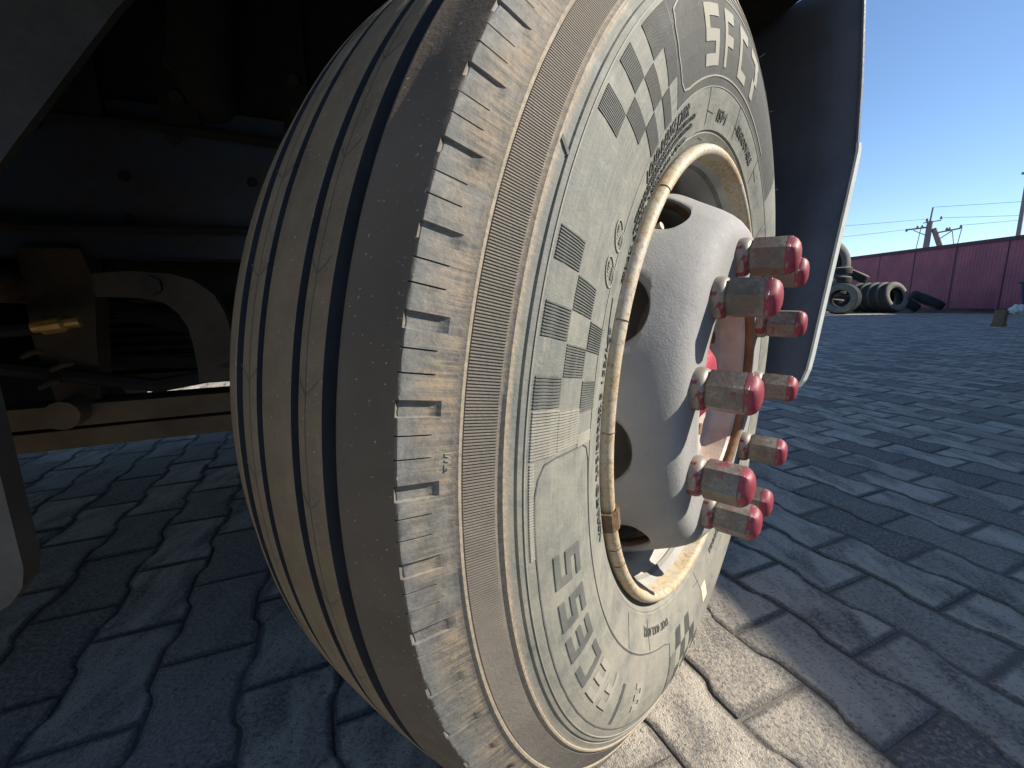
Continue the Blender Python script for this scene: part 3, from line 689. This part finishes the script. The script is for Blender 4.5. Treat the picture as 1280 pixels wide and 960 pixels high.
# pipes, brackets and a tank under the rail
for pts, r_, mm in (([(-.9, -1.09, .93), (-.3, -1.085, .945), (.3, -1.09, .93)], .010, 'underseal'), ([(-.9, -1.088, .80), (-.45, -1.08, .755), (-.1, -1.085, .765), (.3, -1.09, .76)], .008, 'underseal'),
                    ([(-.62, -1.2, .68), (-.35, -1.22, .60), (-.12, -1.24, .52), (.2, -1.2, .5)], .020, 'underseal'), ([(-.55, -1.3, .50), (-.2, -1.28, .475), (.2, -1.3, .48)], .016, 'cast')):
    mb = MB(); mb.tube([tk(*p) for p in pts], r_, 8); tpart('air_hose', mb, M[mm], None, True)
for s_, z0, z1, w_ in ((-.20, .99, 1.14, .06), (.0, .99, 1.20, .05), (-.36, .99, 1.22, .09)):
    tpart('body_bracket', tbox(MB(), s_-w_/2, s_+w_/2, -1.10, -1.075, z0-.04, z1), M['underseal'])
    for z in (z0, z0+.06): mb = MB(); mb.tube([tk(s_, -1.076, z), tk(s_, -1.062, z)], .012, 6); tpart('bracket_bolt', mb, M['dark_steel'])
mb = MB(); mb.tube([tk(-.50, -1.16, .655), tk(-.50, -1.02, .655)], [.032, .030], 14); tpart('shackle_bush', mb, M['rust'], None, True, 40)
mb = MB(); mb.tube([tk(-.43, -1.12, .425), tk(-.43, -1.02, .425)], [.026, .026], 12); tpart('spring_eye', mb, M['mud_steel'], None, True, 40)
mb = MB(); mb.tube([tk(-.15, -1.18, .98), tk(-.15, -1.03, 1.04), tk(-.12, -.98, 1.16)], [.045, .05, .05], 12); tpart('air_bellows', mb, M['underseal'], None, True, 40)
# finned sump and engine
pan = tpart('oil_pan', tbox(MB(), -.60, .30, -1.95, -1.47, .415, .70), M['dark_steel'])
for i in range(9):
    z = .43+.024*i; tpart('fin', tbox(MB(), -.58, -.29, -1.47, -1.44-.0*i, z, z+.010), M['cast'], pan)
tpart('engine_block', tbox(MB(), -1.25, .95, -2.02, -1.25, .64, 1.27), M['underseal'])
tpart('gearbox', tbox(MB(), -2.4, -.72, -1.85, -1.3, .45, .95), M['underseal'])
tpart('crossmember', tbox(MB(), .84, .94, -2.05, -1.11, .55, .97), M['underseal'])
mb = MB(); tbox(mb, .38, .49, -2.4, -.80, .30, .335); tbox(mb, .425, .445, -2.4, -.80, .335, .42); tbox(mb, .38, .49, -2.4, -.80, .42, .45); tpart('front_axle', mb, M['dark_steel'])
mb = MB(); mb.tube([tk(-3.2, -2.45, .48), tk(-.75, -2.45, .48)], .27, 24); tpart('fuel_tank', mb, M['underseal'], None, True, 40)
tpart('battery_box', tbox(MB(), -.68, .1, -2.55, -2.15, .30, .75), M['underseal'])
tpart('inner_wing', tbox(MB(), -1.3, 1.1, -1.13, -1.115, .99, 1.285), M['underseal'])
# cab, cargo box
foot = [(-1.3, -.40), (.40, -.40), (.72, -.46), (.93, -.55), (1.05, -.665), (1.085, -.85)]
foot = foot + [(s_, -3.16-o_) for s_, o_ in reversed(foot)]
cabm = MB(); cabm.prism([(s_, -o_) for s_, o_ in foot], 1.285, 3.1); cab = tpart('cab', cabm, M['cabblue'])
tpart('door', tbox(MB(), -.75, .36, -.40, -.385, 1.34, 2.95), M['cabblue'], cab); tpart('side_window', tbox(MB(), -.6, .28, -.385, -.380, 2.05, 2.8), M['glass'], cab)
tpart('windscreen', tbox(MB(), 1.085, 1.09, -2.3, -.86, 1.95, 2.85), M['glass'], cab)
tpart('front_panel', tbox(MB(), 1.15, 1.19, -2.35, -1.2, .62, 1.285), M['cabblue'], cab)
sk = [(-1.3, -.405, .98), (-.2, -.405, .99), (.15, -.405, 1.04), (.40, -.405, 1.09), (.72, -.465, 1.14), (.93, -.555, 1.19), (1.045, -.664, 1.24), (1.070, -.70, 1.25)]
vs = []
for s_, o_, z in sk: vs += [tk(s_, o_, z), tk(s_, o_, 1.30), tk(s_-.004, o_-.018, 1.30), tk(s_-.004, o_-.018, z)]
mb = MB(); mb.add(vs, [(4*i+j, 4*i+(j+1) % 4, 4*i+4+(j+1) % 4, 4*i+4+j) for i in range(len(sk)-1) for j in range(4)] + [(0, 1, 2, 3), tuple(4*(len(sk)-1)+j for j in range(4))])
tpart('arch_sun_block', mb, M['fender'], cab)  # added cab edge out of view, shaped to block sun through the arch
mb = MB(); mb.prism([(s_*.985, -o_ + (.02 if o_ > -1.5 else -.02)) for s_, o_ in foot], 1.262, 1.2835); tpart('cab_floor', mb, M['underseal'], cab)
tpart('cargo_box', tbox(MB(), -8.0, -1.5, -2.80, -.36, 1.0, 3.6), M['contain'])
# rear wheels, far front wheel: simple tyre lathe
def tyre_prof(Rr, w, groove=True):
    h = w/2; p = [(.56*Rr, -h*.72), (.60*Rr, -h*.86), (.72*Rr, -h), (.86*Rr, -h*.97), (.945*Rr, -h*.84), (.975*Rr, -h*.74), (.988*Rr, -h*.62)]
    tr = [(.992*Rr, -h*.48)] + ([(.992*Rr, -h*.42), (.972*Rr, -h*.40), (.972*Rr, -h*.32), (.996*Rr, -h*.30), (.998*Rr, -h*.08), (.978*Rr, -h*.06)] if groove else [])
    q = p+tr; return q + [(r, -a) for r, a in reversed(q)]
pile_me = MB().lathe(tyre_prof(.52, .29), 56, False).mesh('spare_tyre', None, True, 35)
def m_pile():
    m, N, L, b = mat('dusty_scrap_tyre', .85, 0, .3)
    co = objco(N); sep = N.new('ShaderNodeSeparateXYZ'); L.new(co, sep.inputs[0])
    rr = math_(N, L, 'SQRT', math_(N, L, 'ADD', math_(N, L, 'MULTIPLY', sep.outputs[0], sep.outputs[0]), math_(N, L, 'MULTIPLY', sep.outputs[1], sep.outputs[1])))
    f = noise(N, L, co, 9, 6, .65, .4)
    dark = ramp(N, L, f, [(.3, (.032, .034, .038)), (.7, (.062, .062, .062))]); pale = ramp(N, L, f, [(.3, (.13, .125, .11)), (.7, (.23, .215, .18))])
    L.new(mix(N, L, maprange(N, L, rr, .50, .47, 0, 1), dark, pale), b.inputs['Base Color']); bump(N, L, b, f, .4, .01); return m
M['pile'] = m_pile(); pile_me.materials.append(M['pile'])
def rot_to(axis):    # matrix turning local z to axis
    return Vector(axis).normalized().to_track_quat('Z', 'Y').to_matrix().to_4x4()
obj('tyre', pile_me, truck, TM @ T(.434, 2.62, .521) @ rot_to((.45, .89, 0)))
for s_ in (-5.2, -6.5):
    for o_ in (-.75, -2.45): obj('tyre', pile_me, truck, TM @ T(s_, -o_, .521) @ rot_to((0, 1, 0)))
# front fender behind the wheel
ed = [(.375, 1.020), (.401, 1.028), (.467, 1.046), (.614, 1.073), (.782, 1.105), (.927, 1.131), (1.07, 1.118), (1.215, 1.094), (1.285, 1.08)]
def es(z):
    for (z0, s0), (z1, s1) in zip(ed, ed[1:]):
        if z <= z1: return s0+(s1-s0)*(z-z0)/(z1-z0)
    return 1.08
zs = [.371+.015*i for i in range(7)] + [.48+.05*i for i in range(17)]
mb = MB(); NO = 8
def outer_o(z): q = max(0, (.445-z)/.075); return -.66 - .075*(1-sqrt(max(0, 1-q*q))) if q < 1 else -.735
vs = []
for z in zs:
    oo = outer_o(z)
    for j in range(NO+1):
        o_ = oo + (-1.45-oo)*j/NO; vs.append(tk(es(z), o_, z))
w = NO+1
mb.add(vs, [(i*w+j, i*w+j+1, (i+1)*w+j+1, (i+1)*w+j) for i in range(len(zs)-1) for j in range(NO)])
fen = tpart('fender', mb, M['fender'], None, True, 60); md = fen.modifiers.new('thick', 'SOLIDIFY'); md.thickness = .008; md.offset = 1
mb = MB(); path = [(es(z), outer_o(z)+.002, z) for z in [.371, .374, .380, .39, .405, .42, .445, .48, .53, .6, .7, .8, .88, .93, .945]]
path = [(es(.371)-.004, -.86, .3685), (es(.371)-.002, -.77, .3685)] + path
vs = []
for i, (s_, o_, z) in enumerate(path):
    nx, nz = (0, -1) if i < 2 else ((1, 0) if z > .44 else (sqrt(max(0, 1-((.445-z)/.075)**2)), -(.445-z)/.075))
    dep = .012 if i < len(path)-2 else (.010 if i == len(path)-2 else .008)
    for (dn, ds) in ((0, -.002), (.005, -.001), (.005, dep), (0, dep+.002)):
        vs.append(tk(s_+ds, o_+nx*dn, z+nz*dn))
mb.add(vs, [(4*i+j, 4*i+(j+1) % 4, 4*i+4+(j+1) % 4, 4*i+4+j) for i in range(len(path)-1) for j in range(4)] + [(0, 1, 2, 3), tuple(4*(len(path)-1)+j for j in range(4))])
tpart('fender_edge', mb, M['fender_edge'], fen)
mb = MB(); zs2 = [.93+.04*i for i in range(10)]; vs = []
for z in zs2:
    for (do, ds) in ((.001, -.003), (.004, 0), (.004, .006), (.001, .010)): vs.append(tk(es(z)+ds, -.66+do, z))
mb.add(vs, [(4*i+j, 4*i+(j+1) % 4, 4*i+4+(j+1) % 4, 4*i+4+j) for i in range(len(zs2)-1) for j in range(4)]); tpart('fender_lip', mb, M['fender'], fen)
# wheel arch behind the wheel and the mud flap below it
gp = [(-.40, .56), (-.254, .772), (-.159, .904), (-.09, .99), (-.01, 1.07), (.09, 1.16), (.22, 1.255), (-1.1, 1.255), (-1.1, .56)]
mb = MB(); mb.prism(gp, 0, 1, lambda p: (p[0], .62+.012*p[2], p[1])); tpart('mudguard', mb, M['guard'])
mb = MB(); mb.tube([tk(.655, -.875, .36), tk(.655, -.868, .70), tk(.655, -.866, .705), tk(.655, -.862, 1.25)], [.034, .034, .048, .048], 14); tpart('sun_block_tube', mb, M['underseal'], None, True, 40)  # added tube, hidden behind the tyre, blocks a stray sun ray
fl = [(-.80, .60), (-.80, .318), (-.335, .318), (-.315, .321), (-.298, .330), (-.287, .345), (-.283, .365), (-.284, .60)]
tpart('sky_block_panel', tbox(MB(), -4.5, -.85, -.46, -.43, .28, 1.02), M['contain'])  # added panel out of view, keeps sky light from under the truck
mb = MB(); mb.prism(fl, 0, 1, lambda p: (p[0], .55+.03*p[2], p[1])); tpart('side_step', mb, M['flap'])

# ================================================================== BACKGROUND
# red sheet fence
FX, FH = 15.9, 2.36
fence = empty('fence', (FX, 16, 0)); tag(fence, 'long dark red corrugated sheet fence behind the scrap tyre heap', 'fence')
PWD = 1.62; nco = 14; pit = PWD/nco; pr = []
for i in range(nco):
    y = -PWD/2+pit*i; pr += [(0, y+.004), (0, y+pit*.42), (-.012, y+pit*.55), (-.012, y+pit*.87)]
pr = pr + [(0, PWD/2-.004)]
mb = MB(); vs = [(x, y, z) for z in (.10, FH-.06) for x, y in pr]; k = len(pr)
mb.add(vs, [(i, i+1, k+i+1, k+i) for i in range(k-1)]); pan_me = mb.mesh('fence_panel', M['fence'])
for i in range(34):
    y = -8.0 + (PWD+.05)*i; fr = random.Random(i)
    obj('fence_panel', pan_me, fence, T(FX+fr.uniform(-.008, .008), y, fr.uniform(-.012, .012)))
    obj('fence_post', MB().box((.004, -.07, -.2), (.07, .07, FH-.04)).mesh('fence_post', M['fencedark']) if i == 0 else post_me, fence, T(FX, y+PWD/2+.025, 0))
    if i == 0: post_me = [c for c in bpy.data.objects if c.name.startswith('fence_post')][0].data
mb = MB().box((-.045, -9, FH-.12), (.06, 48, FH+.01)); obj('fence_cap', mb.mesh('fence_cap', M['fencedark']), fence, T(FX, 0, 0))
mb = MB().box((-.05, -9, -.05), (.10, 48, .11)); obj('fence_plinth', mb.mesh('fence_plinth', M['fencedark']), fence, T(FX, 0, 0))
# scrap tyres
PG = 'scrap tyres heaped by the red fence'
def spare(x, y, z, axis, label, s=1.0, group=PG):
    o = obj('scrap_tyre', pile_me, None, T(x, y, z) @ rot_to(axis) @ Matrix.Diagonal((s, s, s, 1)))
    tag(o, label, 'tyre', group)
AX = Vector((.62, -.78, .0))
for i in range(5):
    d = i*.30; lab = ['dusty scrap tyre standing upright at the open end of the tyre row', 'second scrap tyre in the upright row by the fence', 'third scrap tyre in the upright row by the fence', 'fourth scrap tyre in the upright row by the fence', 'fifth scrap tyre, innermost in the upright row by the fence'][i]
    spare(13.02-.28*d, 15.25+.90*d, .53, (.20-.02*i, -.92, .26-.04*i), lab)
for i in range(3):
    spare(10.95+.20*i, 14.9+.20*i, .51, (-.62, -.76, .08), ['outermost tyre of the short upright trio beside the tyre heap', 'middle tyre of the short upright trio beside the tyre heap', 'innermost tyre of the short upright trio beside the tyre heap'][i], .97)
spare(13.85, 15.75, .40, (.52, -.30, .80), 'scrap tyre slumped against the end of the upright tyre row')
spare(14.75, 15.85, .40, (.40, -.25, .86), 'scrap tyre leaning over at the end of the heap by the fence')
spare(11.75, 16.35, 1.18, (.05, -.05, 1), 'lower of two scrap tyres lying flat on top of the heap', .95)
spare(11.78, 16.40, 1.46, (-.06, .03, 1), 'upper of two scrap tyres lying flat on top of the heap', .95)
spare(12.75, 16.9, 1.40, (.35, -.30, .88), 'scrap tyre tilted on top of the heap against the fence', 1.08)
spare(11.25, 16.2, 1.72, (.10, -.99, .12), 'tall dark tyre standing on edge on top of the heap', 1.62)
spare(12.4, 16.5, .45, (0, .1, 1), 'scrap tyre lying under the tilted tyre in the heap'); spare(11.7, 16.5, .8, (.1, 0, 1), 'scrap tyre lying under the flat stacked pair in the heap'); spare(11.6, 16.3, .35, (.1, 0, 1), 'scrap tyre lying at the bottom of the heap under others')
# wooden stub and blue bin
mb = MB(); mb.box((-.10, -.07, 0), (.10, .07, .30), Matrix.Rotation(.12, 4, 'Y')); mb.box((-.115, -.08, -.01), (.115, .08, .06))
tag(obj('wooden_block', mb.mesh('wooden_block', M['wood']), None, T(9.12, 8.28, 0) @ Matrix.Rotation(.5, 4, 'Z')), 'short brown wooden block standing alone on the paving', 'block')
bn = empty('rubbish_bin', (15.2, 12.35, 0)); tag(bn, 'dark blue metal rubbish bin against the red fence', 'bin')
obj('bin_body', MB().prism([(-.55, .08), (.55, .08), (.68, .86), (-.68, .86)], -.4, .4, lambda p: (p[2], p[0], p[1])).mesh('bin_body', M['bin']), bn, T(15.2, 12.35, 0))
obj('rim', MB().box((-.44, -.72, .86), (.44, .72, .92)).mesh('rim', M['bin']), bn, T(15.2, 12.35, 0))
for dx in (-.33, .33):
    for dy in (-.45, .45): obj('foot', MB().box((dx-.05, dy-.05, 0), (dx+.05, dy+.05, .09)).mesh('foot', M['bin']), bn, T(15.2, 12.35, 0))
bm = bmesh.new(); bmesh.ops.create_icosphere(bm, subdivisions=3, radius=.2); br = random.Random(2)
for v in bm.verts: v.co *= 1+.22*sin(9*v.co.x*5)*cos(7*v.co.y*5)+br.uniform(-.05, .05); v.co.z = max(v.co.z*.75, -.13)
me = bpy.data.meshes.new('bag'); bm.to_mesh(me); bm.free(); me.materials.append(M['bag']); 
tag(obj('plastic_bag', me, None, T(14.55, 12.75, .13)), 'crumpled white plastic bag on the ground beside the blue bin', 'bag')
# utility pole group
pl = empty('utility_pole', (26.9, 29.6, 0)); tag(pl, 'grey braced utility pole with cross arms beyond the fence', 'utility pole')
PM = T(26.9, 29.6, 0)
def pp(name, mb, m): return obj(name, mb.mesh(name, m, True, 40), pl, PM)
pp('pole_shaft', MB().tube([(0, 0, 0), (.05, 0, 5.2)], [.20, .15], 12), M['pole']); pp('mast', MB().tube([(.05, 0, 5.2), (.10, 0, 6.05)], [.05, .04], 8), M['pole'])
pp('brace_pole', MB().tube([(1.75, -1.1, 0), (.25, -.1, 4.75)], [.19, .14], 12), M['pole'])
pp('cross_arm', MB().tube([(-.85, .62, 4.78), (.1, 0, 4.85)], .05, 6), M['pole']); pp('cross_arm', MB().tube([(.35, -.25, 4.45), (1.25, -.85, 4.62)], .045, 6), M['pole'])
pp('arm_strut', MB().tube([(-.6, .4, 4.72), (0, 0, 4.3)], .025, 6), M['pole']); pp('arm_strut', MB().tube([(.55, -.35, 4.1), (.95, -.6, 4.5)], .03, 6), M['pole'])
pp('cross_arm', MB().tube([(-.25, .15, 5.12), (.45, -.3, 5.2)], .03, 6), M['pole'])
for x, y, z in ((-.85, .62, 4.72), (-.42, .32, 4.86), (-.25, .18, 4.86), (-.12, .05, 5.25), (.45, -.3, 5.32), (.72, -.5, 4.6), (.82, -.58, 4.6), (1.25, -.85, 4.7)):
    pp('insulator', MB().tube([(x, y, z-.07), (x, y, z), (x, y, z+.04), (x, y, z+.13)], [.03, .075, .06, .035], 8), M['insul'])
for a, b in (((-.30, .2, 4.8), (-.42, .3, 2.6)), ((.95, -.65, 4.5), (1.2, -.8, 3.0)), ((1.28, -.9, 4.7), (1.18, -.8, 3.0))): pp('down_lead', MB().tube([a, b], .022, 6), M['pole'])
lp = empty('lamp_post', (29.72, 26.75, 0)); tag(lp, 'tall thin lamp post with small flat head beyond the fence', 'lamp post')
obj('post', MB().tube([(0, 0, 0), (-.10, .08, 7.3)], [.13, .085], 10).mesh('post', M['pole'], True, 40), lp, T(29.72, 26.75, 0))
obj('lamp_head', MB().box((-.34, -.05, 7.26), (.18, .22, 7.38)).mesh('lamp_head', M['pole']), lp, T(29.72, 26.75, 0))
def wire(a, b, sag, label):
    a = Vector(a); b = Vector(b); pts = [a.lerp(b, i/14) - Vector((0, 0, sag*4*(i/14)*(1-i/14))) for i in range(15)]
    tag(obj('power_line', MB().tube(pts, .011, 5).mesh('power_line', M['wire'], True)), label, 'wire', 'overhead wires of the utility pole')
top = Vector((26.9, 29.6, 0))
wire(top+Vector((.10, 0, 6.05)), (58, 22, 7.4), .3, 'topmost overhead wire running from the tip of the utility pole mast')
wire(top+Vector((.45, -.3, 5.35)), (58, 20, 5.6), .35, 'overhead wire running from the short upper cross arm of the pole')
wire(top+Vector((1.25, -.85, 4.8)), (58, 18, 7.8), .5, 'overhead wire rising from the lower cross arm beside the brace pole')
wire(top+Vector((-.85, .62, 4.8)), (6, 42, 5.2), .5, 'overhead wire from the outer end of the long cross arm')
wire(top+Vector((-.12, .05, 5.35)), (4, 40, 6.2), .4, 'overhead wire from the small insulator beside the pole mast')

# ---------------- what stands out of frame on the sunny side and shades the yard
E0 = Vector((.445, .66, 0)); ED = Vector((-.058, .372, 0)).normalized()          # edge of the shade on the ground
tan_e = math.tan(R(SUN_EL)); sh = Vector((sin(R(SUN_AZ)), cos(R(SUN_AZ)), 0))
def side_frame(base):      # x = away from the truck, y = along the edge
    xx = Vector((ED.y, -ED.x, 0)); return Matrix(((xx.x, ED.x, 0, base.x), (xx.y, ED.y, 0, base.y), (0, 0, 1, 0), (0, 0, 0, 1)))
HCn = 2.9; CB = E0 + sh*(HCn/tan_e); CM = side_frame(CB)
ct = empty('shipping_container', (CB.x, CB.y, 0)); tag(ct, 'grey corrugated shipping container parked across the paved yard', 'container')
y0, y1 = -9.9, 2.25
obj('shell', MB().box((.04, y0+.05, .16), (2.40, y1-.05, HCn-.02)).mesh('shell', M['contain']), ct, CM)
for i in range(58):
    yy = y0+.2+i*.2
    if yy > y1-.2: break
    obj('side_rib', MB().box((.005, 0, .2), (.04, .1, HCn-.12)).mesh('side_rib', M['contain']) if i == 0 else rib_me, ct, CM @ T(0, yy, 0))
    if i == 0: rib_me = [o for o in bpy.data.objects if o.name.startswith('side_rib')][0].data
for yy in (y0, y1-.16):
    for xx in (0, 2.28): obj('corner_post', MB().box((xx, yy, 0), (xx+.16, yy+.16, HCn-.004)).mesh('corner_post', M['contain']), ct, CM)
obj('top_rail', MB().box((-.002, y0+.16, HCn-.12), (.08, y1-.16, HCn)).mesh('top_rail', M['contain']), ct, CM); obj('bottom_rail', MB().box((0, y0+.16, 0), (.10, y1-.16, .16)).mesh('bottom_rail', M['contain']), ct, CM)
for j in range(2): 
    dr = obj('door', MB().box((.18+1.04*j, y1-.05, .18), (1.18+1.04*j, y1-.01, HCn-.12)).mesh('door', M['contain']), ct, CM)
    for q in (.3, .7): obj('lock_bar', MB().tube([(.18+1.04*j+q, y1+.01, .15), (.18+1.04*j+q, y1+.01, HCn-.1)], .02, 8).mesh('lock_bar', M['pole'], True), dr, CM)
HB = 13.2; BB = E0 + Vector((.55, 0, 0)) + sh*(HB/tan_e); BM = side_frame(BB)
wh = empty('warehouse', (BB.x, BB.y, 0)); tag(wh, 'tall pale rendered warehouse standing behind the red fence', 'building')
b0, b1 = -34, 12.7
obj('wall', MB().box((0, b0, 0), (8, b1, HB-.3)).mesh('wall', M['wall']), wh, BM); obj('roof', MB().box((-.05, b0-.05, HB-.3), (8.05, b1+.05, HB)).mesh('roof', M['roof']), wh, BM)
wme = MB().box((-.03, 0, 0), (.02, 1.5, 1.9)).mesh('window', M['glass']); sme = MB().box((-.12, -.1, -.08), (.02, 1.6, -.003)).mesh('sill', M['roof'])
for fl_ in range(3):
    for i in range(13):
        mw = BM @ T(0, b0+1.5+3.6*i, 2.2+3.6*fl_); w_ = obj('window', wme, wh, mw); obj('sill', sme, w_, mw)
